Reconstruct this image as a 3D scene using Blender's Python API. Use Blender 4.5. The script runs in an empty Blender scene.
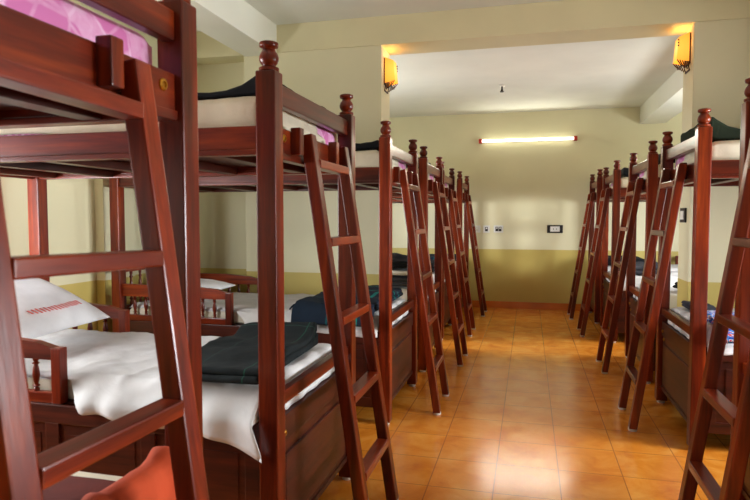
import bpy, bmesh, math, random
from mathutils import Vector, Matrix, noise
random.seed(7)
C = bpy.context.scene.collection
PI = math.pi

# ------------------------------------------------------------------ helpers
def s2l(r, g, b):
    f = lambda c: (c/255/12.92) if c/255 <= .04045 else ((c/255+.055)/1.055)**2.4
    return (f(r), f(g), f(b), 1)

def newbm(): return bmesh.new()

def add_box(bm, c, s, bev=0.0, seg=2, M=None):
    """box with centre c and size s, edges rounded by bev"""
    t = bmesh.new()
    bmesh.ops.create_cube(t, size=1)
    for v in t.verts: v.co = Vector((v.co.x*s[0], v.co.y*s[1], v.co.z*s[2]))
    if bev > 0:
        b = min(bev, min(s)*.45)
        bmesh.ops.bevel(t, geom=list(t.edges), offset=b, segments=seg, profile=.6, affect='EDGES')
    for v in t.verts:
        p = v.co + Vector(c)
        v.co = (M @ p) if M is not None else p
    merge(bm, t)

def merge(bm, t):
    me = bpy.data.meshes.new('tmp'); t.to_mesh(me); t.free(); bm.from_mesh(me); bpy.data.meshes.remove(me)

def add_span(bm, x0, x1, y0, y1, z0, z1, bev=.004, M=None):
    add_box(bm, ((x0+x1)/2, (y0+y1)/2, (z0+z1)/2), (x1-x0, y1-y0, z1-z0), bev, 2, M)

def add_lathe(bm, prof, loc=(0,0,0), n=14, M=None):
    rings = []
    for r, z in prof:
        ring = []
        for k in range(n):
            a = 2*PI*k/n
            p = Vector((r*math.cos(a), r*math.sin(a), z))
            if M is not None: p = M @ p
            ring.append(bm.verts.new(p + Vector(loc)))
        rings.append(ring)
    for a, b in zip(rings, rings[1:]):
        for k in range(n):
            bm.faces.new((a[k], a[(k+1) % n], b[(k+1) % n], b[k])).smooth = True
    bm.faces.new(list(reversed(rings[0]))); bm.faces.new(rings[-1])

def add_prism(bm, pts, axis, a0, a1):
    """closed 2-D outline pts pushed along an axis from a0 to a1"""
    def P(p, a):
        return {'x': (a, p[0], p[1]), 'y': (p[0], a, p[1]), 'z': (p[0], p[1], a)}[axis]
    A = [bm.verts.new(P(p, a0)) for p in pts]; B = [bm.verts.new(P(p, a1)) for p in pts]
    n = len(pts)
    for k in range(n): bm.faces.new((A[k], A[(k+1) % n], B[(k+1) % n], B[k]))
    bm.faces.new(list(reversed(A))); bm.faces.new(B)
    bmesh.ops.recalc_face_normals(bm, faces=list(bm.faces))

def edge_coords(a, b, r, n):
    """samples from a to b, bunched up over the rounding r at both ends"""
    L = [a + r*(1-math.cos(PI/2*k/4)) for k in range(4)]
    L += [a + r + (b-a-2*r)*k/n for k in range(n+1)]
    L += [b - r*(1-math.cos(PI/2*(3-k)/4)) for k in range(4)]
    return L

def rnd(x, a, b, r):
    d = min(x-a, b-x)
    if d >= r: return 0
    t = 1-max(d, 0)/r
    return r*(1-math.sqrt(max(0, 1-t*t)))

def add_slab(bm, x0, x1, y0, y1, z0, z1, r, nx, ny, top=None, bot=None, M=None):
    """soft slab: rounded upper edges, height changed by top(x,y), underside by bot(x,y)"""
    xs = edge_coords(x0, x1, r, nx); ys = edge_coords(y0, y1, r, ny)
    T = []; B = []
    def put(p):
        p = Vector(p)
        return bm.verts.new(M @ p if M is not None else p)
    for x in xs:
        tr = []; br = []
        for y in ys:
            e = min(r, rnd(x, x0, x1, r) + rnd(y, y0, y1, r))
            z = z1 - e + (top(x, y) if top else 0)
            zb = z0 + e*.6 + (bot(x, y) if bot else 0)
            tr.append(put((x, y, z)))
            edge = x in (xs[0], xs[-1]) or y in (ys[0], ys[-1])
            br.append(put((x, y, min(zb, z-.002))))
        T.append(tr); B.append(br)
    n, m = len(xs), len(ys)
    for i in range(n-1):
        for j in range(m-1):
            bm.faces.new((T[i][j], T[i+1][j], T[i+1][j+1], T[i][j+1]))
            bm.faces.new((B[i][j], B[i][j+1], B[i+1][j+1], B[i+1][j]))
    for i in range(n-1):
        bm.faces.new((T[i][0], B[i][0], B[i+1][0], T[i+1][0]))
        bm.faces.new((T[i][-1], T[i+1][-1], B[i+1][-1], B[i][-1]))
    for j in range(m-1):
        bm.faces.new((T[0][j], T[0][j+1], B[0][j+1], B[0][j]))
        bm.faces.new((T[-1][j], B[-1][j], B[-1][j+1], T[-1][j+1]))

def nz(x, y, s=1.0, seed=0.0):
    return noise.noise(Vector((x*s+seed, y*s-seed*.7, seed*1.3)))

def link(name, bm, mat, parent=None, smooth=None):
    me = bpy.data.meshes.new(name); bm.normal_update(); rd = any(f.smooth for f in bm.faces); bm.to_mesh(me); bm.free()
    me.materials.append(mat)
    o = bpy.data.objects.new(name, me); C.objects.link(o)
    if parent: o.parent = parent
    if smooth is not None:
        if smooth > 65: me.polygons.foreach_set('use_smooth', [True]*len(me.polygons))
        if smooth < 180 and (smooth > 65 or rd): me.set_sharp_from_angle(angle=math.radians(smooth))
    return o

def obj(name, bm, mat, parent=None, smooth=None): return link(name, bm, mat, parent, smooth)

def tag(o, label, cat, group=None):
    o['label'] = label; o['category'] = cat
    if group: o['group'] = group
    return o

def thing(name, label, cat, loc=(0,0,0), rz=0, group=None):
    o = bpy.data.objects.new(name, None); o.empty_display_size = .1; C.objects.link(o)
    o.location = loc; o.rotation_euler = (0, 0, rz)
    return tag(o, label, cat, group)

def struct(name, bm, mat, smooth=None):
    o = link(name, bm, mat, None, smooth); o['kind'] = 'structure'; return o

def children(o): return [c for c in bpy.data.objects if c.parent == o]

def copy_tree(o, parent=None):
    c = o.copy(); C.objects.link(c)
    if parent: c.parent = parent
    for ch in children(o): copy_tree(ch, c)
    return c

# ------------------------------------------------------------------ materials
def mat_base(name):
    m = bpy.data.materials.new(name); m.use_nodes = True
    nt = m.node_tree; b = nt.nodes['Principled BSDF']
    return m, nt, b

def N(nt, t, **k):
    n = nt.nodes.new(t)
    for a, v in k.items():
        if a in n.inputs: n.inputs[a].default_value = v
        else: setattr(n, a, v)
    return n

def ramp(nt, stops):
    r = nt.nodes.new('ShaderNodeValToRGB'); e = r.color_ramp.elements
    e[0].position, e[0].color = stops[0]; e[1].position, e[1].color = stops[-1]
    for p, c in stops[1:-1]:
        x = e.new(p); x.color = c
    return r

def wood(name, axis, dark, mid, light, rough=.3):
    m, nt, b = mat_base(name); L = nt.links
    tc = N(nt, 'ShaderNodeTexCoord'); mp = N(nt, 'ShaderNodeMapping')
    sc = [14, 14, 14]; sc['xyz'.index(axis)] = 1.1
    mp.inputs['Scale'].default_value = sc
    oi = N(nt, 'ShaderNodeObjectInfo')
    sh = N(nt, 'ShaderNodeVectorMath', operation='SCALE'); sh.inputs['Scale'].default_value = 9.0
    cb = N(nt, 'ShaderNodeCombineXYZ')
    for i in 'XYZ': L.new(oi.outputs['Random'], cb.inputs[i])
    L.new(cb.outputs[0], sh.inputs[0])
    ad = N(nt, 'ShaderNodeVectorMath', operation='ADD')
    L.new(tc.outputs['Object'], mp.inputs[0]); L.new(mp.outputs[0], ad.inputs[0]); L.new(sh.outputs[0], ad.inputs[1])
    n1 = N(nt, 'ShaderNodeTexNoise', Scale=1.0, Detail=4.0, Roughness=.55, Distortion=.8)
    n2 = N(nt, 'ShaderNodeTexNoise', Scale=6.0, Detail=2.0, Roughness=.6)
    L.new(ad.outputs[0], n1.inputs['Vector']); L.new(ad.outputs[0], n2.inputs['Vector'])
    r = ramp(nt, [(.3, dark), (.52, mid), (.75, light)])
    L.new(n1.outputs[0], r.inputs[0])
    mx = N(nt, 'ShaderNodeMix', data_type='RGBA', blend_type='MULTIPLY'); mx.inputs[0].default_value = .5
    r2 = ramp(nt, [(.35, (.45, .4, .38, 1)), (.6, (1, 1, 1, 1))])
    L.new(n2.outputs[0], r2.inputs[0]); L.new(r.outputs[0], mx.inputs[6]); L.new(r2.outputs[0], mx.inputs[7])
    hs = N(nt, 'ShaderNodeHueSaturation')
    mr = N(nt, 'ShaderNodeMapRange'); mr.inputs['To Min'].default_value = .8; mr.inputs['To Max'].default_value = 1.25
    L.new(oi.outputs['Random'], mr.inputs[0]); L.new(mr.outputs[0], hs.inputs['Value'])
    L.new(mx.outputs[2], hs.inputs['Color']); L.new(hs.outputs[0], b.inputs['Base Color'])
    b.inputs['Roughness'].default_value = rough
    b.inputs['Specular IOR Level'].default_value = .35; b.inputs['Coat Weight'].default_value = .1; b.inputs['Coat Roughness'].default_value = .15
    bp = N(nt, 'ShaderNodeBump', Strength=.08, Distance=.004)
    L.new(n2.outputs[0], bp.inputs['Height']); L.new(bp.outputs[0], b.inputs['Normal'])
    return m

WD, WM, WL = s2l(62, 17, 5), s2l(108, 33, 8), s2l(146, 57, 14)
W = {a: wood('varnished_wood_'+a, a, WD, WM, WL) for a in 'xyz'}
DK = {a: wood('dark_panel_wood_'+a, a, s2l(44, 15, 6), s2l(72, 25, 10), s2l(92, 35, 14), .4) for a in 'xyz'}

def plain(name, col, rough=.6, metal=0, emit=None, es=0, bump=0, bscale=60, var=0, sheen=0):
    m, nt, b = mat_base(name); L = nt.links
    b.inputs['Roughness'].default_value = rough; b.inputs['Metallic'].default_value = metal
    tc = N(nt, 'ShaderNodeTexCoord')
    n = N(nt, 'ShaderNodeTexNoise', Scale=bscale, Detail=3.0)
    L.new(tc.outputs['Object'], n.inputs['Vector'])
    if var:
        lo = tuple(c*(1-var) for c in col[:3])+(1,); hi = tuple(min(1, c*(1+var)) for c in col[:3])+(1,)
        r = ramp(nt, [(.35, lo), (.65, hi)])
        n3 = N(nt, 'ShaderNodeTexNoise', Scale=bscale*.08, Detail=4.0)
        L.new(tc.outputs['Object'], n3.inputs['Vector'])
        L.new(n3.outputs[0], r.inputs[0]); L.new(r.outputs[0], b.inputs['Base Color'])
    else: b.inputs['Base Color'].default_value = col
    if emit: b.inputs['Emission Color'].default_value = emit; b.inputs['Emission Strength'].default_value = es
    if sheen: b.inputs['Sheen Weight'].default_value = sheen
    if bump:
        bp = N(nt, 'ShaderNodeBump', Strength=bump, Distance=.003)
        L.new(n.outputs[0], bp.inputs['Height']); L.new(bp.outputs[0], b.inputs['Normal'])
    return m

DADO = .82
def wall_mat(name, upper, dado):
    m, nt, b = mat_base(name); L = nt.links
    g = N(nt, 'ShaderNodeNewGeometry'); sp = N(nt, 'ShaderNodeSeparateXYZ'); L.new(g.outputs['Position'], sp.inputs[0])
    n = N(nt, 'ShaderNodeTexNoise', Scale=1.3, Detail=5.0); L.new(g.outputs['Position'], n.inputs['Vector'])
    gt = N(nt, 'ShaderNodeMath', operation='GREATER_THAN'); gt.inputs[1].default_value = DADO
    L.new(sp.outputs[2], gt.inputs[0])
    mx = N(nt, 'ShaderNodeMix', data_type='RGBA'); mx.inputs[6].default_value = dado; mx.inputs[7].default_value = upper
    L.new(gt.outputs[0], mx.inputs[0])
    r = ramp(nt, [(.3, (.9, .9, .88, 1)), (.7, (1, 1, 1, 1))]); L.new(n.outputs[0], r.inputs[0])
    m2 = N(nt, 'ShaderNodeMix', data_type='RGBA', blend_type='MULTIPLY'); m2.inputs[0].default_value = 1
    L.new(mx.outputs[2], m2.inputs[6]); L.new(r.outputs[0], m2.inputs[7]); L.new(m2.outputs[2], b.inputs['Base Color'])
    b.inputs['Roughness'].default_value = .55
    return m
M_wall = wall_mat('painted_wall', s2l(233, 227, 190), s2l(208, 188, 104))
M_ceil = plain('ceiling_paint', s2l(230, 230, 218), .75, var=.03, bscale=30)
M_beam = plain('beam_paint', s2l(226, 218, 176), .6, var=.03, bscale=30)
M_beamw = plain('white_beam_paint', s2l(238, 238, 224), .6, var=.02, bscale=30)
M_frame = plain('window_paint', s2l(220, 216, 205), .4)

def floor_mat():
    m, nt, b = mat_base('glazed_terracotta_tile'); L = nt.links
    g = N(nt, 'ShaderNodeNewGeometry'); sp = N(nt, 'ShaderNodeSeparateXYZ'); L.new(g.outputs['Position'], sp.inputs[0])
    def cell(out, off, pitch):
        a = N(nt, 'ShaderNodeMath', operation='SUBTRACT'); a.inputs[1].default_value = off; L.new(out, a.inputs[0])
        d = N(nt, 'ShaderNodeMath', operation='DIVIDE'); d.inputs[1].default_value = pitch; L.new(a.outputs[0], d.inputs[0])
        f = N(nt, 'ShaderNodeMath', operation='FRACT'); L.new(d.outputs[0], f.inputs[0])
        fl = N(nt, 'ShaderNodeMath', operation='FLOOR'); L.new(d.outputs[0], fl.inputs[0])
        p = N(nt, 'ShaderNodeMath', operation='PINGPONG'); p.inputs[1].default_value = .5; L.new(d.outputs[0], p.inputs[0])
        lt = N(nt, 'ShaderNodeMath', operation='LESS_THAN'); lt.inputs[1].default_value = .0024/pitch; L.new(p.outputs[0], lt.inputs[0])
        return lt, fl
    lx, fx = cell(sp.outputs[0], -.143, .3); ly, fy = cell(sp.outputs[1], 4.05, .333)
    gr = N(nt, 'ShaderNodeMath', operation='MAXIMUM'); L.new(lx.outputs[0], gr.inputs[0]); L.new(ly.outputs[0], gr.inputs[1])
    cb = N(nt, 'ShaderNodeCombineXYZ'); L.new(fx.outputs[0], cb.inputs[0]); L.new(fy.outputs[0], cb.inputs[1])
    wn = N(nt, 'ShaderNodeTexWhiteNoise', noise_dimensions='2D'); L.new(cb.outputs[0], wn.inputs['Vector'])
    n = N(nt, 'ShaderNodeTexNoise', Scale=5.0, Detail=6.0, Roughness=.6, Distortion=.6); L.new(g.outputs['Position'], n.inputs['Vector'])
    r = ramp(nt, [(.3, s2l(206, 114, 30)), (.5, s2l(226, 140, 46)), (.72, s2l(238, 166, 74))]); L.new(n.outputs[0], r.inputs[0])
    hs = N(nt, 'ShaderNodeHueSaturation'); mr = N(nt, 'ShaderNodeMapRange')
    mr.inputs['To Min'].default_value = .95; mr.inputs['To Max'].default_value = 1.05
    L.new(wn.outputs[0], mr.inputs[0]); L.new(mr.outputs[0], hs.inputs['Value']); L.new(r.outputs[0], hs.inputs['Color'])
    mx = N(nt, 'ShaderNodeMix', data_type='RGBA'); mx.inputs[7].default_value = s2l(166, 96, 40)
    L.new(gr.outputs[0], mx.inputs[0]); L.new(hs.outputs[0], mx.inputs[6]); L.new(mx.outputs[2], b.inputs['Base Color'])
    rr = N(nt, 'ShaderNodeMapRange'); rr.inputs['To Min'].default_value = .12; rr.inputs['To Max'].default_value = .23
    L.new(n.outputs[0], rr.inputs[0]); L.new(rr.outputs[0], b.inputs['Roughness'])
    b.inputs['Specular IOR Level'].default_value = .8
    inv = N(nt, 'ShaderNodeMath', operation='SUBTRACT'); inv.inputs[0].default_value = 1; L.new(gr.outputs[0], inv.inputs[1])
    bp = N(nt, 'ShaderNodeBump', Strength=.25, Distance=.002); L.new(inv.outputs[0], bp.inputs['Height'])
    n2 = N(nt, 'ShaderNodeTexNoise', Scale=9.0, Detail=2.0); L.new(g.outputs['Position'], n2.inputs['Vector'])
    bp2 = N(nt, 'ShaderNodeBump', Strength=.03, Distance=.01); L.new(n2.outputs[0], bp2.inputs['Height']); L.new(bp.outputs[0], bp2.inputs['Normal'])
    L.new(bp2.outputs[0], b.inputs['Normal'])
    return m
M_floor = floor_mat()
M_skirt = plain('terracotta_skirting_tile', s2l(206, 112, 36), .25, var=.1, bscale=40)

def cloth(name, col, rough=.9, stripes=None, axis=0, fine=300):
    """stripes: list of (position, half width, colour) in metres along the axis"""
    m, nt, b = mat_base(name); L = nt.links
    tc = N(nt, 'ShaderNodeTexCoord'); sp = N(nt, 'ShaderNodeSeparateXYZ'); L.new(tc.outputs['Object'], sp.inputs[0])
    n = N(nt, 'ShaderNodeTexNoise', Scale=9.0, Detail=4.0); L.new(tc.outputs['Object'], n.inputs['Vector'])
    q = .94 if col[0] > .4 else .82
    lo = tuple(c*q for c in col[:3])+(1,); hi = tuple(min(1, c*(2-q)) for c in col[:3])+(1,)
    r = ramp(nt, [(.35, lo), (.65, hi)]); L.new(n.outputs[0], r.inputs[0])
    cur = r.outputs[0]
    for ax, pos, hw, sc in stripes or []:
        a = N(nt, 'ShaderNodeMath', operation='SUBTRACT'); a.inputs[1].default_value = pos; L.new(sp.outputs[ax], a.inputs[0])
        ab = N(nt, 'ShaderNodeMath', operation='ABSOLUTE'); L.new(a.outputs[0], ab.inputs[0])
        lt = N(nt, 'ShaderNodeMath', operation='LESS_THAN'); lt.inputs[1].default_value = hw; L.new(ab.outputs[0], lt.inputs[0])
        mx = N(nt, 'ShaderNodeMix', data_type='RGBA'); mx.inputs[7].default_value = sc
        L.new(lt.outputs[0], mx.inputs[0]); L.new(cur, mx.inputs[6]); cur = mx.outputs[2]
    L.new(cur, b.inputs['Base Color'])
    b.inputs['Roughness'].default_value = rough; b.inputs['Specular IOR Level'].default_value = .2
    n2 = N(nt, 'ShaderNodeTexNoise', Scale=fine, Detail=2.0); L.new(tc.outputs['Object'], n2.inputs['Vector'])
    n4 = N(nt, 'ShaderNodeTexNoise', Scale=7.0, Detail=5.0, Roughness=.65, Distortion=.7); L.new(tc.outputs['Object'], n4.inputs['Vector'])
    bp = N(nt, 'ShaderNodeBump', Strength=.12, Distance=.002); L.new(n2.outputs[0], bp.inputs['Height'])
    b2 = N(nt, 'ShaderNodeBump', Strength=.3, Distance=.014); L.new(n4.outputs[0], b2.inputs['Height']); L.new(bp.outputs[0], b2.inputs['Normal'])
    L.new(b2.outputs[0], b.inputs['Normal'])
    return m

TEAL = s2l(24, 120, 112); GRN = s2l(30, 74, 60)
M_sheet = cloth('white_cotton', s2l(212, 211, 210))
M_cream = cloth('cream_cotton', s2l(220, 212, 190))
M_pillow = cloth('white_pillowcase', s2l(236, 236, 238))
M_black = cloth('black_wool', s2l(20, 22, 26))
M_olive = cloth('dark_green_wool', s2l(34, 44, 30))
M_char = cloth('charcoal_wool', s2l(27, 33, 34), stripes=[(1, .2, .002, s2l(38, 66, 58)), (0, .82, .0025, GRN), (0, .62, .002, s2l(34, 56, 52))])
M_navy = cloth('navy_wool', s2l(22, 34, 48), stripes=[(1, -.25, .006, s2l(26, 84, 88)), (1, .1, .012, TEAL), (1, .22, .006, TEAL), (0, .6, .006, s2l(26, 84, 88)), (0, .78, .01, TEAL)])
M_grey = cloth('grey_wool', s2l(58, 60, 68))
M_maroon = cloth('maroon_bedspread', s2l(96, 34, 24))
M_orange = cloth('orange_towelling', s2l(168, 66, 36))

def pink_mat():
    m, nt, b = mat_base('pink_printed_ticking'); L = nt.links
    tc = N(nt, 'ShaderNodeTexCoord')
    v = N(nt, 'ShaderNodeTexVoronoi', Scale=11.0, feature='DISTANCE_TO_EDGE'); n = N(nt, 'ShaderNodeTexNoise', Scale=26.0, Detail=3.0, Distortion=1.2)
    w = N(nt, 'ShaderNodeTexWave', Scale=9.0, Distortion=6.0, Detail=2.0)
    for q in (v, n, w): L.new(tc.outputs['Object'], q.inputs['Vector'])
    r1 = ramp(nt, [(.02, s2l(238, 190, 220)), (.06, s2l(216, 120, 180))]); L.new(v.outputs[0], r1.inputs[0])
    r2 = ramp(nt, [(.45, s2l(214, 116, 178)), (.62, s2l(240, 196, 224))]); L.new(w.outputs[0], r2.inputs[0])
    mx = N(nt, 'ShaderNodeMix', data_type='RGBA'); L.new(n.outputs[0], mx.inputs[0]); L.new(r1.outputs[0], mx.inputs[6]); L.new(r2.outputs[0], mx.inputs[7])
    L.new(mx.outputs[2], b.inputs['Base Color']); b.inputs['Roughness'].default_value = .6
    return m
M_pink = pink_mat()

def towel_mat():
    m, nt, b = mat_base('bright_printed_towel'); L = nt.links
    tc = N(nt, 'ShaderNodeTexCoord'); mp = N(nt, 'ShaderNodeMapping'); mp.inputs['Scale'].default_value = (7, 16, 7); mp.inputs['Rotation'].default_value = (0, 0, .5)
    L.new(tc.outputs['Object'], mp.inputs[0])
    n = N(nt, 'ShaderNodeTexNoise', Scale=1.6, Detail=3.0, Distortion=2.0); L.new(mp.outputs[0], n.inputs['Vector'])
    r = ramp(nt, [(.0, s2l(30, 70, 170)), (.42, s2l(40, 120, 205)), (.47, s2l(230, 236, 240)), (.51, s2l(200, 50, 60)), (.55, s2l(40, 110, 200)), (.62, s2l(150, 205, 230)), (1, s2l(30, 80, 180))])
    r.color_ramp.interpolation = 'CONSTANT'
    L.new(n.outputs[0], r.inputs[0]); L.new(r.outputs[0], b.inputs['Base Color']); b.inputs['Roughness'].default_value = .9
    return m
M_towel = towel_mat()
M_rubber = plain('white_rubber', s2l(214, 208, 196), .5)
M_brass = plain('brass', s2l(196, 150, 60), .3, 1.0)
M_iron = plain('dark_bolt', s2l(50, 40, 34), .4, .8)
M_redprint = plain('red_print', s2l(214, 96, 88), .8)
M_plug = plain('wood_plug', s2l(150, 70, 26), .5)
M_white = plain('white_plastic', s2l(236, 236, 230), .35)
M_blackp = plain('black_plastic', s2l(24, 24, 24), .35)
M_redcap = plain('red_plastic', s2l(196, 52, 34), .4)
M_tube = plain('lit_tube', (1, 1, 1, 1), .3, emit=(1, .97, .78, 1), es=3.2)
M_bamboo = plain('dark_bamboo', s2l(58, 28, 14), .5, var=.2, bscale=200)
def shade_mat():
    m, nt, b = mat_base('lit_parchment'); L = nt.links
    tc = N(nt, 'ShaderNodeTexCoord'); d = N(nt, 'ShaderNodeVectorMath', operation='DISTANCE'); d.inputs[1].default_value = (.085, 0, .01)
    L.new(tc.outputs['Object'], d.inputs[0])
    n = N(nt, 'ShaderNodeTexNoise', Scale=30.0, Detail=3.0); L.new(tc.outputs['Object'], n.inputs['Vector'])
    r = ramp(nt, [(.02, (1, .66, .16, 1)), (.075, (1, .44, .05, 1)), (.16, (.8, .27, .02, 1))]); L.new(d.outputs['Value'], r.inputs[0])
    L.new(r.outputs[0], b.inputs['Emission Color']); b.inputs['Emission Strength'].default_value = 1.25
    b.inputs['Base Color'].default_value = s2l(220, 160, 70); b.inputs['Roughness'].default_value = .6
    return m
M_shade = shade_mat()
M_bulb = plain('lit_bulb', (1, 1, 1, 1), .3, emit=(1, .8, .45, 1), es=12)

# ------------------------------------------------------------------ the room
XL, XR, YB, YW = -2.9, 3.0, -2.6, 8.47
YS, YS2 = 4.44, 4.72           # the pier walls that divide the room
ZC1, ZC2 = 2.757, 2.69
bm = newbm(); add_span(bm, XL-.2, XR+.2, YB-.2, YW+.2, -.12, 0, 0); struct('floor', bm, M_floor)
bm = newbm(); add_span(bm, XL-.2, XR+.2, YB-.2, YS2-.1, ZC1, ZC1+.12, 0); add_span(bm, XL-.2, XR+.2, YS2-.1, YW+.2, ZC2, ZC1+.12, 0); struct('ceiling', bm, M_ceil)
bm = newbm(); add_span(bm, XL-.2, XR+.2, YW, YW+.15, 0, ZC1, 0); struct('wall_far', bm, M_wall)
# side walls with window openings; (y0, y1) windows
def wall_with_windows(name, x0, x1, wins, z0, z1):
    bm = newbm(); y = YB-.2
    for a, b_ in wins:
        add_span(bm, x0, x1, y, a, 0, ZC1, 0); add_span(bm, x0, x1, a, b_, 0, z0, 0); add_span(bm, x0, x1, a, b_, z1, ZC1, 0); y = b_
    add_span(bm, x0, x1, y, YW+.2, 0, ZC1, 0)
    struct(name, bm, M_wall)
WR = [(-1.9, -.2), (1.7, 3.5), (5.3, 7.0)]
WLW = [(-1.9, -.2), (.9, 2.15), (5.2, 6.6)]
WZ0, WZ1 = .85, 1.7  # unseen windows, made low so daylight stays under the upper bunks
wall_with_windows('wall_right', XR, XR+.15, WR, WZ0, WZ1)
wall_with_windows('wall_left', XL-.15, XL, WLW, WZ0, WZ1)
bm = newbm()
add_span(bm, XL-.2, -1.7, YB-.15, YB, 0, ZC1, 0); add_span(bm, 1.7, XR+.2, YB-.15, YB, 0, ZC1, 0)
add_span(bm, -1.7, 1.7, YB-.15, YB, 0, .9, 0); add_span(bm, -1.7, 1.7, YB-.15, YB, 2.3, ZC1, 0)
struct('wall_back', bm, M_wall)
k = 0
for side, wins in ((XR, WR), (XL-.15, WLW)):
    for a, b_ in wins:
        k += 1; bm = newbm()
        x0, x1 = side+.04, side+.1
        add_span(bm, x0, x1, a, a+.05, WZ0, WZ1); add_span(bm, x0, x1, b_-.05, b_, WZ0, WZ1)
        add_span(bm, x0, x1, a, b_, WZ0, WZ0+.05); add_span(bm, x0, x1, a, b_, WZ1-.05, WZ1)
        add_span(bm, x0, x1, (a+b_)/2-.025, (a+b_)/2+.025, WZ0, WZ1)
        struct('window_%d' % k, bm, M_frame)
# pier walls and the beam over the opening
bm = newbm(); add_span(bm, -2.22, -1.09, YS, YS2, 0, ZC1, .004); add_span(bm, XL, -2.21, YS+.19, YS2, 0, ZC1, 0); struct('wall_pier_left', bm, M_wall)
bm = newbm(); add_span(bm, 1.045, XR, YS, YS2, 0, ZC1, .004); struct('wall_pier_right', bm, M_wall)
bm = newbm(); add_span(bm, XL, XR, YS-.012, YS2+.01, 2.545, ZC1, .003); struct('beam_cross', bm, M_beam)
bm = newbm(); add_span(bm, -2.2, -1.93, YB, YS-.012, 2.53, ZC1, .003); struct('beam_left', bm, M_beamw)
bm = newbm(); add_span(bm, 1.376, 1.68, YS2+.01, YW, 2.47, ZC2+.01, .003); struct('beam_right', bm, M_beamw)
# strips on the left wall
bm = newbm(); add_span(bm, XL, XL+.07, 3.53, 3.86, 0, 2.53, .004); struct('trim_1', bm, M_wall)
bm = newbm(); add_span(bm, XL, XL+.06, 2.55, 2.95, 0, 2.53, .004); struct('trim_2', bm, M_wall)
# skirting
def skirt(name, x0, x1, y0, y1):
    bm = newbm(); add_span(bm, x0, x1, y0, y1, 0, .095, .003); struct(name, bm, M_skirt)
skirt('baseboard_far', XL, XR, YW-.012, YW)
skirt('baseboard_left', XL, XL+.012, YB, YS+.19); skirt('baseboard_right', XR-.012, XR, YB, YS)
skirt('baseboard_pier_left', -2.22, -1.078, YS-.012, YS); skirt('baseboard_pier_right', 1.033, XR, YS-.012, YS)

# ------------------------------------------------------------------ bunk beds
# bed frame of reference: x to the aisle end, head at -x; half length / width to the post centres
HL, HW, PH = .93, .43, .034
FIN = [(.028, 0), (.033, .004), (.033, .013), (.025, .017), (.021, .021), (.027, .027), (.032, .037), (.0325, .047), (.029, .058), (.022, .068), (.019, .074), (.022, .078), (.03, .081), (.032, .087), (.031, .094), (.022, .098), (.006, .1)]
SPN = [(.012, 0), (.012, .02), (.008, .028), (.013, .036), (.009, .044), (.011, .07), (.0145, .5), (.011, .93)]

def spindle(bm, x, y, z0, z1, r=1.0):
    h = z1-z0
    prof = [(.011, 0), (.011, .08), (.007, .12), (.014, .17), (.007, .22), (.010, .3), (.014, .5), (.010, .7), (.007, .78), (.014, .83), (.007, .88), (.011, .92), (.011, 1)]
    add_lathe(bm, [(a*r, z0+h*b_) for a, b_ in prof], (x, y, 0), 10)

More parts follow.
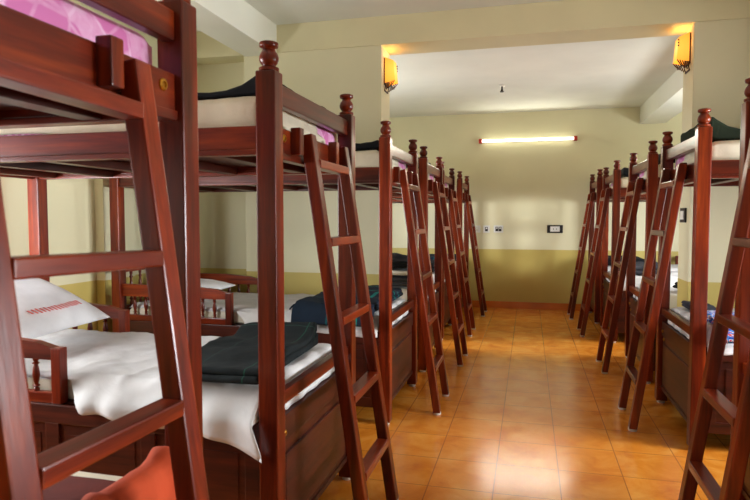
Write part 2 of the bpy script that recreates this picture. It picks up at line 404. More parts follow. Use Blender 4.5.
def make_bed(label, guard_end, HB=HL):
    t = thing('bunk_bed', label, 'bunk bed')
    for sx, sX in ((1, HL), (-1, -HB)):
        for sy in (-1, 1):
            bm = newbm(); add_span(bm, sX-PH, sX+PH, sy*HW-PH, sy*HW+PH, .018, 1.727, .005)
            p = obj('post', bm, W['z'], t, 40)
            bm = newbm(); add_lathe(bm, FIN, (sX, sy*HW, 1.726), 18); obj('finial', bm, W['z'], p, 50)
            bm = newbm(); add_lathe(bm, [(.024, 0), (.026, .004), (.026, .019)], (sX, sy*HW, 0), 12)
            f = obj('foot_cap', bm, M_rubber, p, 40); f['label'] = 'white rubber cap under the post'
    xi = HL-PH; xb = HB-PH
    # upper bunk frame
    for sy in (-1, 1):
        bm = newbm(); add_span(bm, -xb, xi, sy*HW-.018, sy*HW+.018, 1.475, 1.553); add_span(bm, -xb, xi, sy*HW-.024, sy*HW+.024, 1.458, 1.476, .003)
        obj('upper_side_rail', bm, W['x'], t, 40)
    yi = HW-PH
    bm = newbm(); add_span(bm, HL-.018, HL+.014, -yi, yi, 1.47, 1.556); add_span(bm, HL-.02, HL+.02, -yi, yi, 1.448, 1.472, .003)
    er = obj('upper_end_rail', bm, W['y'], t, 40)
    for y in (-.345, .345):
        bm = newbm(); Mx = Matrix.Translation((HL+.014, y, 1.522)) @ Matrix.Rotation(PI/2, 4, 'Y')
        for a, b_ in ((.013, .009), (.007, .0)):
            pass
        add_lathe(bm, [(.014, -.004), (.014, .003), (.011, .006), (.007, .006), (.007, .002)], (0, 0, 0), 14, Mx); obj('bolt', bm, M_brass, er, 40)['label'] = 'round brass bolt'
    for y in (-.265, .145):
        bm = newbm(); add_span(bm, HL+.013, HL+.05, y-.019, y+.019, 1.473, 1.568, .004); obj('ladder_cleat', bm, W['z'], er, 40)
    bm = newbm(); add_span(bm, HL-.016, HL+.016, -yi, yi, 1.63, 1.7, .005); obj('end_guard_rail', bm, W['y'], t, 40)
    bm = newbm(); add_span(bm, -HB-.018, -HB+.018, -yi, yi, 1.458, 1.553); obj('upper_head_rail', bm, W['y'], t, 40)
    # arched board on spindles at the head
    def arch(z0, z1, rise):
        pts = [(-yi, z0), (yi, z0)] + [(yi-2*yi*k/16, z1 + rise*math.sin(PI*k/16)) for k in range(17)]
        b = newbm(); add_prism(b, pts, 'x', -HB-.014, -HB+.014); return b
    hb = obj('upper_headboard', arch(1.665, 1.7, .035), W['y'], t, 40)
    for k in range(7):
        bm = newbm(); spindle(bm, -HB, -.3+.1*k, 1.552, 1.667); obj('spindle', bm, W['z'], hb, 60)
    bm = newbm(); add_span(bm, -HB+.02, HL-.02, -HW+.019, HW-.019, 1.497, 1.51, .002); obj('upper_bed_board', bm, DK['x'], t, 40)
    for k in range(5):
        x = -.7+.35*k
        bm = newbm(); add_span(bm, x-.03, x+.03, -HW+.019, HW-.019, 1.462, 1.497, .003); obj('cross_slat', bm, DK['y'], t, 40)
    # lower bunk: chest with framed panels
    for sy in (-1, 1):
        bm = newbm()
        add_span(bm, -xb, xi, sy*HW-.012, sy*HW+.008, .1, .545, .002)
        o0, o1 = (sy*HW+.006, sy*HW+.02) if sy > 0 else (sy*HW-.02, sy*HW-.006)
        add_span(bm, -xb, xi, o0, o1, .49, .56, .003); add_span(bm, -xb, xi, o0, o1, .1, .16, .003)
        for k in range(5):
            x = -xb+.03+(xi+xb-.06)*k/4; add_span(bm, x-.03, x+.03, o0, o1, .158, .492, .003)
        for k in range(4):
            x = -xb+.03+(xi+xb-.06)*(k+.5)/4; add_span(bm, x-.145, x+.145, sy*HW-.012, sy*HW+(.014 if sy > 0 else .008)-(0 if sy > 0 else .022), .2, .45, .005)
        obj('side_panel', bm, DK['x'], t, 40)
    bm = newbm(); add_span(bm, HL-.03, HL+.004, -yi, yi, .1, .56, .004); add_span(bm, HL, HL+.014, -yi+.05, yi-.05, .155, .42, .007)
    add_span(bm, HL, HL+.012, -yi, yi, .465, .56, .004); add_span(bm, HL, HL+.01, -yi, yi, .1, .125, .003)
    ep = obj('end_panel', bm, DK['y'], t, 40)
    for z in (.5, .445):
        bm = newbm(); Mx = Matrix.Translation((HL+.012 if z > .46 else HL+.004, -.355, z)) @ Matrix.Rotation(PI/2, 4, 'Y')
        add_lathe(bm, [(.011, -.002), (.011, .005), (.008, .007), (.004, .007), (.004, .003)], (0, 0, 0), 14, Mx); obj('lock', bm, M_brass, ep, 40)['label'] = 'round brass lock'
    bm = newbm(); add_span(bm, -HB-.014, -HB+.016, -yi, yi, .1, .56, .003); obj('head_panel', bm, DK['y'], t, 40)
    bm = newbm(); add_span(bm, -HB+.02, HL-.03, -HW+.012, HW-.012, .545, .56, .002); obj('lower_bed_board', bm, DK['x'], t, 40)
    bm = newbm(); add_span(bm, HL-.016, HL+.018, -yi, yi, .604, .652, .005); obj('lower_end_rail', bm, W['y'], t, 40)
    # lower guards with turned spindles, and headboard
    for sy, xe in ((-1, guard_end), (1, -.28)):
        b = newbm(); n = 12
        pts = [(-xb, .725), (xe-.03, .725), (xe-.03, .56), (xe+.012, .56), (xe+.012, .765), (xe+.004, .775)]
        pts += [(xe-.1, .79), (xe-.3, .803), (-xb, .806)]
        # concave outline: build as a rail and a short post
        add_prism(b, [(-xb, .725), (xe-.02, .725), (xe+.0, .765), (xe-.1, .789), (xe-.3, .803), (-xb, .806)], 'y', sy*.424-.016, sy*.424+.016)
        g = obj('side_guard', b, W['x'], t, 40)
        b = newbm(); add_span(b, xe-.03, xe+.012, sy*.424-.019, sy*.424+.019, .56, .77, .004); obj('guard_post', b, W['z'], g, 40)
        b = newbm(); add_span(b, -xb, xe-.03, sy*.424-.014, sy*.424+.014, .56, .6, .003); obj('guard_bottom_rail', b, W['x'], g, 40)
        m_ = max(2, int((xe+xb)/.085))
        for k in range(1, m_):
            x = -xb+(xe-.03+xb)*k/m_
            b = newbm(); spindle(b, x, sy*.424, .598, .727); obj('spindle', b, W['z'], g, 60)
    hb = obj('lower_headboard', arch(.88, .93, .06), W['y'], t, 40)
    bm = newbm(); add_span(bm, -HB-.014, -HB+.014, -yi, yi, .6, .65, .003); obj('lower_head_rail', bm, W['y'], t, 40)
    for k in range(7):
        bm = newbm(); spindle(bm, -HB, -.3+.1*k, .648, .882); obj('spindle', bm, W['z'], hb, 60)
    return t

RUNGS = (1.452, 1.16, .865, .572, .28)
LT, LX = 1.555, .232           # ladder top height and its lean towards the bed
def make_ladder(label):
    t = thing('bunk_ladder', label, 'ladder')
    sl = math.atan2(LX, LT); ln = math.hypot(LX, LT)
    for sy in (-1, 1):
        M = Matrix.Translation((0, sy*.205, 0)) @ Matrix.Rotation(-sl, 4, 'Y')
        bm = newbm(); add_span(bm, -.0225, .0225, -.026, .026, .012, ln, .005, M)
        for v in bm.verts:          # foot and head cut level
            if v.co.z < .06: v.co.z = max(v.co.z, .014); 
        r = obj('rail', bm, W['z'], t, 40)
        bm = newbm(); add_lathe(bm, [(.022, 0), (.025, .004), (.025, .02)], (-.002, sy*.205, 0), 12); obj('foot_cap', bm, M_rubber, r, 40)['label'] = 'white rubber foot'
        for z in RUNGS:
            pass
    for z in RUNGS:
        x = -LX*z/LT
        bm = newbm(); add_span(bm, x-.026, x+.026, -.181, .181, z-.016, z+.016, .004); obj('rung', bm, W['y'], t, 40)
    return t

# ---- bedding
def sheet_bm(zt, L0, L1, hw, seed, near_drop, far_drop, end_drop, x_from=-.88, wr=.006, side=-1, out=.004, tail=0.0, ripple=.012, drape_tight=False, bulge=0, bare=0):
    """cotton sheet over a mattress top: near side (side*y) and aisle end turned down"""
    bm = newbm(); nx, ny = 64, 40
    nx = 110 if wr > .008 else nx
    us = [L0+(L1-L0)*k/nx for k in range(nx+1)] + ([L1+end_drop*k/4 for k in range(1, 5)] if end_drop else [])
    nd = 9
    vs = [(-far_drop*(1-k/3)) for k in range(3)] + [2*hw*k/ny for k in range(ny+1)] + [2*hw+near_drop*k/nd for k in range(1, nd+1)]
    G = []
    for u in us:
        row = []
        for v in vs:
            x = min(u, L1); de = max(0, u-L1)
            y = min(max(v, 0), 2*hw); dn = max(0, v-2*hw); df = max(0, -v)
            # the turned-down side starts past x_from and grows towards the aisle
            if dn > 0:
                k = min(1, max(0, (x-x_from)/.1)); grow = .55+.45*max(0, min(1, (x-x_from)/max(.01, L1-x_from)))+.10*nz(x, 0, 7, seed)
                dn = dn*k*grow
                if tail and x > L1-.14: dn += tail*(v-2*hw)/near_drop*((x-L1+.14)/.14)**1.5
            d = max(de, dn, df)
            e = min(rnd(y, 0, 2*hw, .03)+rnd(x, L0, L1, .03), .03) if d == 0 else .02
            z = zt - e*.6 - d
            w = 0 if d > 0 else max(-.003, wr*(nz(x, y, 5, seed)*1.2+.8*abs(nz(x+y*.4, y-x*.5, 11, seed+3))))
            if d == 0 and wr > .008:      # sharper creases fanning in from the turned-down side
                q = x*1.0+.35*y+.06*nz(x, y, 3, seed); cr = max(0, .22-abs(nz(q*9, y*2.2, 1.0, seed+9)))/.22
                w += .007*cr*cr*(.35+.65*min(1, y/(2*hw)))
            z += w
            yy = -hw+y; xx = x
            if dn > 0:
                f = min(1, dn/(.012 if drape_tight else .075))
                yy += out*f + ripple*f*(1+math.sin(x*46+3*nz(x, 0, 4, seed)+seed))*.5
                if tail and x > L1-.1: xx += .035*max(0, min(1, (dn-.09)/.1))*((x-L1+.1)/.1)**2; yy += .024*f*((x-L1+.1)/.1)
            if df > 0: yy -= .002
            if de > 0:
                xx += .002+.003*math.sin(y*40+seed)
                if bulge and abs(y-hw) < .36: xx += bulge*max(0, min(1, (de-.048)/.012))*min(1, (.36-abs(y-hw))/.05)
            row.append(bm.verts.new((xx, yy*side, z)))
        G.append(row)
    for i in range(len(us)-1):
        for j in range(len(vs)-1):
            if bare and us[i] >= L1-1e-6 and vs[j] < bare+.03*math.sin(i*1.3): continue
            f = (G[i][j], G[i+1][j], G[i+1][j+1], G[i][j+1])
            bm.faces.new(f)
    bmesh.ops.recalc_face_normals(bm, faces=list(bm.faces))
    if sum(f.normal.z for f in bm.faces) < 0: bmesh.ops.reverse_faces(bm, faces=list(bm.faces))
    return bm

def make_mattress(label, upper, sheet=True, side=-1, seed=1.0, mat=None, tail=0, drop=None, xf=-.85, group=None, xh=.872, hh=None):
    z0 = 1.511 if upper else .561
    h = hh or (.142 if upper else .094)
    t = thing('mattress', label, 'mattress', group=group)
    bm = newbm(); add_slab(bm, -xh, .882 if upper else .878, -.397, .397, 0, h, .03, 20, 10, lambda x, y: .003*nz(x, y, 4, seed))
    obj('ticking', bm, mat or (M_pink if upper else M_cream), t, 70)
    if sheet:
        nd = drop if drop is not None else (.11 if upper else .17)
        if upper: bm = sheet_bm(h+.006, -xh-.004, .886, .401, seed, nd, .1, .085, xf, .005, side, .003, 0, .003, True, .025, .24)
        else: bm = sheet_bm(h+.006, -xh-.004, .885, .4, seed, nd, .06, .083, xf, .011, side, .06, tail, .014, False, .04)
        o = obj('bedsheet', bm, M_cream if upper else M_sheet, t, 180)
        sm = o.modifiers.new('thickness', 'SOLIDIFY'); sm.thickness = .003; sm.offset = 0
    t.location.z = z0
    return t, z0, h

def place(o, bx, by, rz, z=None):
    o.location = (bx, by, o.location.z if z is None else z); o.rotation_euler = (0, 0, rz)

def folded(name, label, cat, mat, x0, x1, y0, y1, h, layers, seed, loc, rz, group=None, fringe=False, lift=None, skew=0, bend=None):
    """a folded blanket: stacked soft layers joined along one fold, lying in a bed's own frame"""
    bm = newbm(); lh = h/layers
    for k in range(layers):
        j = lambda s: .012*nz(k*1.7, s, 3, seed)
        M = Matrix.Translation(((x0+x1)/2, (y0+y1)/2, 0)) @ Matrix.Rotation(skew+.03*nz(k, 2, 1, seed), 4, 'Z') @ Matrix.Translation((-(x0+x1)/2, -(y0+y1)/2, 0))
        add_slab(bm, x0+j(1)+.006*k, x1+j(2)-.004*k, y0+j(3)+.01*k, y1+j(4)-.008*k, lh*k, lh*(k+1), lh*.5, 22, 22,
                 lambda x, y: (.013*nz(x, y, 6, seed+k)+.010*abs(nz(x+y*.5, y-x*.3, 13, seed)))*(k+1)/layers+(lift(x, y) if lift else 0)*(1 if k == layers-1 else .6),
                 (lambda x, y: ((lift(x, y)*.6 if lift else 0)+.008*nz(x, y, 6, seed+k))*(1 if k > 0 else 0)), M)
    if bend:                        # (y of the edge, side): the part beyond the edge hangs down
        yb, sd = bend; r = .05
        for v in bm.verts:
            d = (v.co.y-yb)*sd
            if d > 0:
                th = min(d/r, PI/2); rest = max(0, d-r*PI/2); hgt = v.co.z
                v.co.y = yb+sd*(r*math.sin(th)+hgt*math.sin(th)); v.co.z = -r+r*math.cos(th)-rest+hgt*math.cos(th)
    o = obj(name, bm, mat, None, 70)
    tag(o, label, cat, group)
    o.location = loc; o.rotation_euler = (0, 0, rz)
    if fringe:
        b = newbm(); n = 34
        for i in range(n):
            y = (max(y0, bend[0]) if bend else y0)+.01+(y1-(max(y0, bend[0]) if bend else y0)-.02)*i/(n-1); p = Vector((x0+.012, y, h*.5))
            a = .5*nz(i, 0, .9, seed)
            q = [p, p+Vector((-.025, .01*a, .004)), p+Vector((-.045, .03*a, -.014)), p+Vector((-.056, .045*a, -.028))]
            for u, v in zip(q, q[1:]):
                d = (v-u); c = (u+v)/2
                M = Matrix.Translation(c) @ d.to_track_quat('Z', 'Y').to_matrix().to_4x4()
                add_box(b, (0, 0, 0), (.008, .008, d.length+.004), .002, 1, M)
        obj('fringe', b, mat, o, 60)
    return o

def pillow(name, label, loc, rot, sx, sy, th, mat, seed, printed=False):
    bm = newbm(); n = 22; T = []; B = []
    def hgt(u, v):
        return th*.5*max(0, (1-abs(u)**2.6)*(1-abs(v)**2.6))**.55
    def shrink(u, v): return (u*(1-.07*(1-abs(v)**2)*abs(u)**3), v*(1-.07*(1-abs(u)**2)*abs(v)**3))
    for i in range(n+1):
        tr = []; br = []
        for j in range(n+1):
            u = -1+2*i/n; v = -1+2*j/n; a, b_ = shrink(math.sin(u*PI/2), math.sin(v*PI/2)); h = hgt(math.sin(u*PI/2), math.sin(v*PI/2))
            w = .006*nz(a, b_, 4, seed)*(h/th*2)
            t = bm.verts.new((a*sx/2, b_*sy/2, h+w)); tr.append(t)
            br.append(t if i in (0, n) or j in (0, n) else bm.verts.new((a*sx/2, b_*sy/2, -h*.7)))
        T.append(tr); B.append(br)
    for i in range(n):
        for j in range(n):
            bm.faces.new((T[i][j], T[i+1][j], T[i+1][j+1], T[i][j+1]))
            q = [B[i][j], B[i][j+1], B[i+1][j+1], B[i+1][j]]
            bm.faces.new(q)
    o = obj(name, bm, mat, None, 180); tag(o, label, 'pillow'); o.location = loc; o.rotation_euler = rot
    if printed:
        # a row of narrow red letter strokes across the case, too small to read
        b = newbm()
        for i in range(15):
            y = -.16+.32*i/14; x = .16+.01*math.sin(PI*i/14); hh = .030+.010*((i*7) % 5)/4
            z = max(hgt(2*(x+d)/sx, 2*y/sy) for d in (-.015, 0, .015))+.004
            add_box(b, (x, y, z), (hh, .0075, .002), 0)
        obj('printed_lettering', b, M_redprint, o)['label'] = 'row of small red letters'
    return o

# ------------------------------------------------------------------ layout: (side, post x, near y, far y)
LEFT = [(-.83, .88), (-.83, 2.27), (-.83, 3.92), (-.825, 5.21), (-.87, 6.53), (-.83, 7.85)]
RIGHT = [(.885, 2.37), (.885, 3.945), (.885, 5.29), (.84, 6.83), (.80, 7.93)]
WB = 'reddish-brown wooden bunk bed '
bed_labels_l = [WB+'cut by the left frame edge, bare pink mattress on top',
                WB+'with red-printed pillow and charcoal blanket on its lower bunk',
                WB+'standing against the left pier wall, fringed navy blanket below',
                WB+'just beyond the left pier wall, pile of folded bedding below',
                WB+'in left row, second from the far wall',
                WB+'in left row, its far posts by the far wall']
bed_labels_r = [WB+'at the right frame edge, only its far post showing',
                WB+'in front of the right pier wall, bright blue towel below',
                WB+'just beyond the right pier wall, black towel below',
                WB+'in right row, second from the far wall',
                WB+'in right row, its far posts by the far wall']
lad_labels_l = ['wooden ladder out of focus at the left frame edge, largest ladder',
                'wooden ladder leaning on the bunk with the red-printed pillow',
                'wooden ladder leaning on the bunk against the left pier wall',
                'wooden ladder on the bunk just beyond the left pier wall',
                'wooden ladder on the left row bunk second from far wall',
                'wooden ladder of left row closest to the far wall switches']
lad_labels_r = ['dark wooden ladder cut by the right frame edge',
                'wooden ladder leaning on the bunk with the bright blue towel',
                'wooden ladder on the bunk just beyond the right pier wall',
                'wooden ladder on the right row bunk second from far wall',
                'wooden ladder of right row closest to the far wall']
proto = make_bed(bed_labels_l[0], -.10)
proto1 = make_bed(bed_labels_l[1], .08, .82)
lad = make_ladder(lad_labels_l[0])
BEDS = []
for i, (px, cy) in enumerate(LEFT):
    b = proto if i == 0 else proto1 if i == 1 else copy_tree(proto)
    b['label'] = bed_labels_l[i]; b['group'] = 'bunk beds in the left row'
    b.location = (px-HL, cy, 0); b.rotation_euler = (0, 0, 0); BEDS.append((px-HL, cy, 0))
    l = lad if i == 0 else copy_tree(lad)
    l['label'] = lad_labels_l[i]; l['group'] = 'ladders on the left row of bunks'
    l.location = (px+.045+.235+(-.01 if i < 2 else 0), cy+(.03 if i == 1 else -.03 if i == 0 else .03), 0); l.rotation_euler = (-.022 if i == 0 else 0, 0, 0)
for i, (px, cy) in enumerate(RIGHT):
    b = copy_tree(proto); b['label'] = bed_labels_r[i]; b['group'] = 'bunk beds in the right row'
    b.location = (px+HL, cy, 0); b.rotation_euler = (0, 0, PI); BEDS.append((px+HL, cy, PI))
    l = copy_tree(lad); l['label'] = lad_labels_r[i]; l['group'] = 'ladders on the right row of bunks'
    l.location = (px-.045-.235, cy, 0); l.rotation_euler = (0, 0, PI)

proto.scale = (1, 1, 1.022); lad.scale = (1, 1, 1.012)
# mattresses: upper and lower on every bed
names = ['bunk cut by the left frame edge', 'bunk with the red-printed pillow', 'bunk against the left pier wall', 'bunk just beyond left pier wall',
         'left bunk second from far wall', 'left bunk nearest far wall',
         'bunk at the right frame edge', 'bunk with the bright blue towel', 'bunk just beyond right pier wall', 'right bunk second from far wall', 'right bunk nearest far wall']
up_proto = {}; lo_proto = {}
for i, (bx, by, rz) in enumerate(BEDS):
    side = -1 if rz == 0 else 1
    if i == 0:
        t, z, h = make_mattress('bare pink patterned mattress on upper '+names[i], True, False, side)
    elif i == 1: t, z, h = make_mattress('', True, True, side, 2.6, xh=.762)
    elif side in up_proto: t = copy_tree(up_proto[side])
    else:
        t, z, h = make_mattress('', True, True, side, 2.0+side); up_proto[side] = t
    if i: t['label'] = 'white-sheeted pink mattress on upper '+names[i]
    t['group'] = 'mattresses on the upper bunks'; place(t, bx, by, rz, 1.511 if i else 1.545)
    if i == 0:
        t, z, h = make_mattress('thin cream mattress with maroon bedspread on lower '+names[i], False, False, side, 5, M_cream, hh=.036)
        bm = newbm(); add_slab(bm, -.6, .845, -.39, .33, .037, .047, .005, 20, 14, lambda x, y: .005*nz(x, y, 7, 3)); obj('bedspread', bm, M_maroon, t, 70)
    elif i == 1:
        t, z, h = make_mattress('', False, True, side, 4.2, tail=.04, drop=.17, xf=.1, xh=.762)
    elif side in lo_proto: t = copy_tree(lo_proto[side])
    else:
        t, z, h = make_mattress('', False, True, side, 7.0+side, xf=-.08, drop=.12); lo_proto[side] = t
    if i: t['label'] = 'white-sheeted mattress on lower '+names[i]
    t['group'] = 'mattresses on the lower bunks'; place(t, bx, by, rz, .561 if i else .574)

ZL, ZU = .683, 1.67
def on(i, z): bx, by, rz = BEDS[i]; return dict(loc=(bx, by, z), rz=rz)
# lower bunk bedding
folded('folded_blanket', 'charcoal blanket with thin green stripe, folded on near white lower bunk', 'blanket', M_char, .50, .87, -.435, .24, .05, 2, 3.1, skew=.05,
       lift=lambda x, y: .05*math.exp(-((y-.24)/.07)**2)*max(0, min(1, (x-.3)/.3))+.015*math.exp(-((y+.1)/.15)**2), **on(1, ZL))
folded('folded_blanket', 'navy blanket with teal stripes and fringe on second white lower bunk', 'blanket', M_navy, .36, .87, -.57, .37, .05, 2, 5.3, fringe=True, bend=(-.46, -1),
       lift=lambda x, y: .02*math.exp(-((x-.7)/.12)**2), **on(2, ZL))
folded('folded_blanket', 'dark blanket at the bottom of the bedding pile past left pier', 'blanket', M_grey, .3, .84, -.38, .3, .07, 2, 6.1, **on(3, ZL))
folded('folded_sheet', 'white folded sheet between two dark blankets past left pier', 'sheet', M_sheet, .32, .82, -.37, .29, .04, 1, 6.6, **on(3, ZL+.092))
folded('folded_blanket', 'black crumpled blanket on top of bedding pile past left pier', 'blanket', M_black, .34, .82, -.36, .26, .06, 2, 8.2,
       lift=lambda x, y: .05*math.exp(-((x-.6)/.12)**2-((y+.05)/.2)**2), **on(3, ZL+.15))
pillow('pillow', 'white pillow at the head of bunk just beyond left pier', (BEDS[3][0]-.62, BEDS[3][1], ZL+.09), (0, .12, 0), .42, .6, .14, M_pillow, 4)
pillow('pillow', 'white pillow with a row of small red letters, on near lower bunk', (BEDS[1][0]-.49, BEDS[1][1]-.03, ZL+.165), (0, .42, .1), .5, .68, .17, M_pillow, 2, True)
pillow('pillow', 'white pillow at the head of bunk against left pier wall', (BEDS[2][0]-.62, BEDS[2][1], ZL+.062), (0, .06, 0), .4, .56, .1, M_pillow, 9)
# orange towel hung over the lower end rail of the nearest bunk
bm = newbm()
path = [(.899, .635), (.899, .66), (.905, .676), (.918, .685), (.934, .687), (.95, .683), (.96, .672), (.9635, .655), (.966, .58), (.968, .50), (.97, .43)]
cr = []
for k in range(25):
    y = .05+.325*k/24; ring = []
    for side, order in ((1, path), (-1, path[::-1])):
        for q, (x, z) in enumerate(order):
            i0 = q if side > 0 else len(path)-1-q
            a, c = path[max(0, i0-1)], path[min(len(path)-1, i0+1)]
            tx, tz = c[0]-a[0], c[1]-a[1]; l_ = math.hypot(tx, tz); nx_, nz_ = -tz/l_, tx/l_
            puff = .012*max(0, nz(y, z*.6, 16, 3.3))*(1 if i0 > 2 else 0)
            off = (.006+puff*2+.010*math.exp(-((y-.345)/.03)**2)*(1 if i0 > 2 else 0)) if side > 0 else -.006
            ring.append(bm.verts.new((x+nx_*off, y+.006*nz(z, y, 6, 1.2), z+nz_*off)))
    cr.append(ring)
m_ = len(cr[0])
for a, c in zip(cr, cr[1:]):
    for k in range(m_): bm.faces.new((a[k], a[(k+1) % m_], c[(k+1) % m_], c[k]))
bm.faces.new(cr[0]); bm.faces.new(cr[-1][::-1]); bmesh.ops.recalc_face_normals(bm, faces=list(bm.faces))
o = obj('hanging_towel', bm, M_orange, None, 70); tag(o, 'orange towel hung over the lower end rail behind the nearest left ladder', 'towel')
o.location = BEDS[0]
folded('folded_blanket', 'black folded blanket on lower left bunk second from far wall', 'blanket', M_black, .4, .84, -.36, .3, .09, 2, 4.4, **on(4, ZL))
folded('folded_blanket', 'navy folded blanket on lower left bunk nearest far wall', 'blanket', M_navy, .4, .84, -.36, .3, .08, 2, 4.9, **on(5, ZL))
# right row (their frames are turned round, so +y there is the camera side)
folded('printed_towel', 'bright blue, red and white printed towel on lower right bunk', 'towel', M_towel, .62, .86, .1, .56, .03, 2, 2.4, bend=(.455, 1), **on(7, ZL))
folded('folded_blanket', 'grey folded blanket beside the bright printed towel on right lower bunk', 'blanket', M_grey, .7, .86, -.28, .0, .036, 2, 3.3, **on(7, ZL+.0))
folded('black_towel', 'black crumpled towel on lower bunk just beyond right pier', 'towel', M_black, .2, .62, -.1, .32, .05, 2, 7.7, skew=.3,
       lift=lambda x, y: .03*math.exp(-((x-.4)/.1)**2), **on(8, ZL))
pillow('pillow', 'white pillow at the head of bunk just beyond right pier', (BEDS[8][0]+.62, BEDS[8][1], ZL+.1), (0, -.2, 0), .42, .6, .14, M_pillow, 6)
folded('folded_blanket', 'dark grey folded blanket on lower right bunk second from far wall', 'blanket', M_grey, .4, .84, -.3, .36, .08, 2, 8.8, **on(9, ZL+.004))
folded('folded_blanket', 'black folded blanket on lower right bunk nearest far wall', 'blanket', M_black, .4, .84, -.3, .36, .08, 2, 9.4, **on(10, ZL+.004))
# dark blankets spread over the upper mattresses, their aisle end heaped up against the guard rail
def spread(i, mat, label, x0, h, rise, seed):
    folded('spread_blanket', label, 'blanket', mat, x0, .865, -.385, .385, h, 1, seed,
           lift=lambda x, y: rise*(max(0, (x-.70)/.16)**2.6)+.006*nz(x, y, 9, seed), group='dark blankets over the upper bunks', **on(i, ZU))
spread(1, M_black, 'black blanket spread on upper bunk above the red-printed pillow', -.5, .022, .04, 1.1)
spread(2, M_black, 'black blanket spread on upper bunk against left pier wall', .1, .035, .015, 2.1)
spread(3, M_black, 'black blanket spread on upper bunk just beyond left pier wall', .2, .05, .05, 3.7)
spread(4, M_black, 'black blanket spread on upper left bunk second from far wall', .3, .04, .03, 4.3)
spread(7, M_olive, 'dark green blanket spread on upper bunk above the bright blue towel', -.4, .05, .085, 5.8)
spread(8, M_black, 'black blanket spread on upper bunk just beyond right pier wall', .2, .05, .03, 6.4)
spread(9, M_black, 'black blanket spread on upper right bunk second from far wall', .3, .06, .03, 7.9)

# ------------------------------------------------------------------ things on walls and ceiling
t = thing('tube_light', 'lit fluorescent tube with red end caps high on far wall', 'light', (-.039, YW, 2.307))
bm = newbm(); Mx = Matrix.Rotation(PI/2, 4, 'Y'); add_lathe(bm, [(.019, -.6), (.019, .6)], (0, -.055, 0), 16, Mx); obj('tube', bm, M_tube, t, 40)
for s in (-1, 1):
    bm = newbm(); add_span(bm, min(s*.6, s*.645), max(s*.6, s*.645), -.075, 0, -.03, .03, .006); obj('end_cap', bm, M_redcap, t, 40)['label'] = 'red end cap'
bm = newbm(); add_span(bm, -.6, .6, -.016, 0, -.018, .018, .003); obj('mounting_batten', bm, M_white, t, 40)

def plate(name, label, cat, x, z, w, h, kind):
    t = thing(name, label, cat, (x, YW, z))
    bm = newbm(); add_span(bm, -w/2, w/2, -.012, 0, -h/2, h/2, .003); obj('face_plate', bm, M_blackp if kind == 'socket' else M_white, t, 40)
    if kind == 'socket':
        bm = newbm(); add_span(bm, -w*.3, w*.3, -.017, -.01, -h*.33, h*.33, .002); ins = obj('insert', bm, M_white, t, 40)
        bm = newbm()
        for q in (-.02, .02): add_span(bm, q-.004, q+.004, -.019, -.016, -.008, .008, 0)
        obj('slots', bm, M_iron, ins)
    else:
        n = {'one': 1, 'half': 1, 'two': 2}[kind]
        for q in range(n):
            c = (q-(n-1)/2)*.045
            bm = newbm(); add_span(bm, c-.018, c+.018, -.018, -.01, -.03, .03, .002); ins = obj('rocker' , bm, M_blackp if kind != 'half' else M_frame, t, 40)
            bm = newbm(); add_span(bm, c-.011, c+.011, -.02, -.016, .002, .022, .001); obj('button', bm, M_white, ins, 40)
    return t
plate('wall_switch', 'small pale switch plate on far wall, leftmost of three', 'switch', -.70, 1.098, .09, .1, 'half')
plate('wall_switch', 'switch plate with one dark rocker on far wall, middle of three', 'switch', -.571, 1.098, .09, .1, 'one')
plate('wall_switch', 'wider switch plate with two dark rockers on far wall', 'switch', -.408, 1.1, .13, .1, 'two')
plate('wall_socket', 'black-framed white electrical socket on far wall', 'socket', .342, 1.103, .205, .108, 'socket')
t = thing('jamb_switch', 'small black-framed switch on the right pier edge behind bunk post', 'switch', (1.045, 4.58, 1.27))
bm = newbm(); add_span(bm, -.012, 0, -.07, .07, -.05, .05, .003); obj('face_plate', bm, M_blackp, t, 40)
bm = newbm(); add_span(bm, -.017, -.01, -.045, .045, -.03, .03, .002); obj('rocker', bm, M_white, t, 40)
# small hook on the far ceiling, junction cover on the right beam
t = thing('ceiling_hook', 'small dark metal hook hanging from the far ceiling', 'hook', (-.302, 6.709, ZC2))
bm = newbm(); add_lathe(bm, [(.03, -.018), (.034, -.006), (.034, 0)], (0, 0, 0), 16); obj('rose', bm, M_frame, t, 40)
bm = newbm(); add_lathe(bm, [(.01, -.07), (.014, -.06), (.01, -.045), (.008, -.016)], (0, 0, 0), 12)
add_lathe(bm, [(.02, -.078), (.024, -.072), (.018, -.066)], (0, 0, 0), 12); obj('hook_stem', bm, M_iron, t, 40)
bm = newbm(); Mx = Matrix.Rotation(-PI/2, 4, 'Y'); add_lathe(bm, [(.036, 0), (.036, .008), (.02, .012)], (0, 0, 0), 16, Mx)
o = obj('ceiling_junction_cover', bm, M_beamw, None, 40); tag(o, 'round white cover on the side of the right ceiling beam', 'junction cover'); o.location = (1.376, 6.0, 2.6)

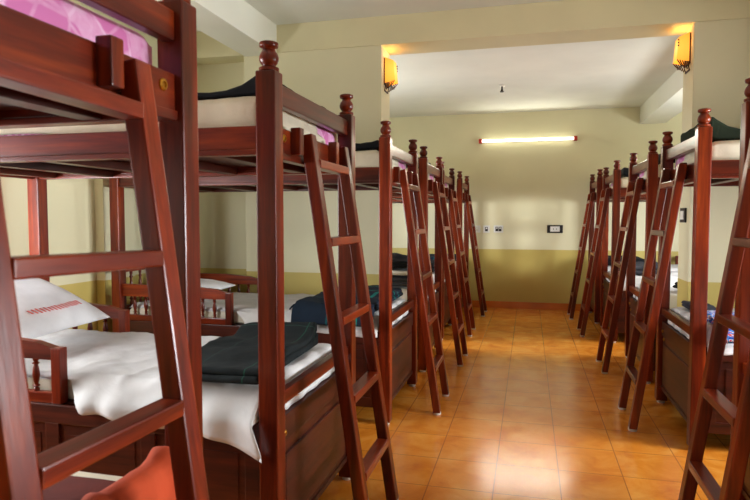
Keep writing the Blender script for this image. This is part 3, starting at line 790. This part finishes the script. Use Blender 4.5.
# sconces: built facing +x, on the pier edges
def sconce(label, loc, rz):
    t = thing('wall_sconce', label, 'wall light', loc, rz); t.scale = (.85, .85, .85)
    bm = newbm(); add_span(bm, 0, .014, -.075, .075, -.12, .12, .003); obj('back_plate', bm, M_bamboo, t, 40)
    # flared parchment: narrow at the wall side, sloping outer sheet
    bm = newbm()
    A = [(.014, -.085, .12), (.014, .085, .12), (.085, .066, .095), (.085, -.066, .095)]
    B = [(.014, -.085, -.105), (.014, .085, -.105), (.1, .066, -.085), (.1, -.066, -.085)]
    va = [bm.verts.new(p) for p in A]; vb = [bm.verts.new(p) for p in B]
    for k in (1, 2, 3): bm.faces.new((va[k], va[(k+1) % 4], vb[(k+1) % 4], vb[k]))
    bmesh.ops.recalc_face_normals(bm, faces=list(bm.faces)); bmesh.ops.solidify(bm, geom=list(bm.faces), thickness=.003)
    obj('shade', bm, M_shade, t)
    for sy in (-1, 1):              # slanting slats under the parchment, front and back
        for k in range(5):
            a = Vector((.022+.019*k, sy*.07, -.100+.004*k)); c = Vector((.004+.015*k, sy*.058, -.172+.010*k)); d = c-a
            M = Matrix.Translation((a+c)/2) @ d.to_track_quat('Z', 'Y').to_matrix().to_4x4()
            bm = newbm(); add_box(bm, (0, 0, 0), (.008, .008, d.length), .002, 1, M); obj('grille_slat', bm, M_bamboo, t, 40)
    for x, z in ((.006, -.170), (.064, -.134)):
        bm = newbm(); add_span(bm, x-.005, x+.005, -.064, .064, z-.006, z+.006, .002); obj('grille_bar', bm, M_bamboo, t, 40)
    for k in range(3):
        bm = newbm(); add_span(bm, .086, .096, .067, .073, .02+.022*k, .032+.022*k, .001); obj('peg', bm, M_bamboo, t, 40)
    bm = newbm(); add_lathe(bm, [(.008, -.03), (.012, -.02), (.018, .0), (.016, .016), (.004, .024)], (.045, 0, .02), 12); obj('bulb', bm, M_bulb, t, 60)
    return t
sconce('lit amber wall sconce with slatted base on the left pier edge', (-1.09, 4.58, 2.372), 0)
sconce('lit amber wall sconce with slatted base on the right pier edge', (1.045, 4.58, 2.40), PI)

# ------------------------------------------------------------------ lights
def area(name, loc, target, sx, sy, power, col, spread=PI):
    l = bpy.data.lights.new(name, 'AREA'); l.shape = 'RECTANGLE'; l.size = sx; l.size_y = sy; l.energy = power; l.color = col
    o = bpy.data.objects.new(name, l); C.objects.link(o); o.location = loc
    l.spread = spread; o.rotation_euler = (Vector(target)-Vector(loc)).to_track_quat('-Z', 'Y').to_euler(); return o
DAY = (.94, .975, 1)
for a, b_ in WR:
    c = (a+b_)/2; near = c < 3
    area('window_daylight', (XR+.03, c, (WZ0+WZ1)/2), (0, c-(.5 if near else 0), (WZ0+WZ1)/2-.25), b_-a-.1, WZ1-WZ0-.1, (5 if c < 1 else 150) if near else 160, DAY, 2.1 if near else PI)
for a, b_ in WLW:
    c = (a+b_)/2
    area('window_daylight', (XL-.03, c, (WZ0+WZ1)/2), (0, c, (WZ0+WZ1)/2-.1), b_-a-.1, WZ1-WZ0-.1, 6 if c < 0 else 105 if c < 3 else 150, DAY)
area('window_daylight', (0, YB-.05, 1.6), (0, 4, 1.3), 3.2, 1.35, 5, DAY)  # unseen soft fill lamp added behind the camera, in the back-wall opening
def point(name, loc, p, col, r):
    l = bpy.data.lights.new(name, 'POINT'); l.energy = p; l.color = col; l.shadow_soft_size = r
    o = bpy.data.objects.new(name, l); C.objects.link(o); o.location = loc
for s, z in ((-1.09+.05, 2.372), (1.045-.05, 2.40)):
    point('sconce_glow', (s, 4.58, z+.06), 1.1, (1, .48, .12), .03)
area('tube_glow', (-.039, YW-.09, 2.3), (-.039, 4, 1.8), 1.2, .05, 8, (1, .97, .82))

w = bpy.data.worlds.new('World'); bpy.context.scene.world = w; w.use_nodes = True
bg = w.node_tree.nodes['Background']; bg.inputs[0].default_value = (.95, .97, 1, 1); bg.inputs[1].default_value = .3

# ------------------------------------------------------------------ camera
cam = bpy.data.cameras.new('Camera'); co = bpy.data.objects.new('Camera', cam); C.objects.link(co)
cam.sensor_width = 36; cam.lens = 599.35/750*36; cam.clip_start = .05
co.location = (0, 0, 1.25); co.rotation_euler = (PI/2-.0531, 0, .2512)
cam.dof.use_dof = True; cam.dof.focus_distance = 3.6; cam.dof.aperture_fstop = 6.3
sc = bpy.context.scene; sc.camera = co
sc.view_settings.view_transform = 'Standard'; sc.view_settings.look = 'None'; sc.view_settings.exposure = 0
sc.cycles.use_denoising = True; sc.cycles.max_bounces = 8; sc.cycles.sample_clamp_indirect = 6
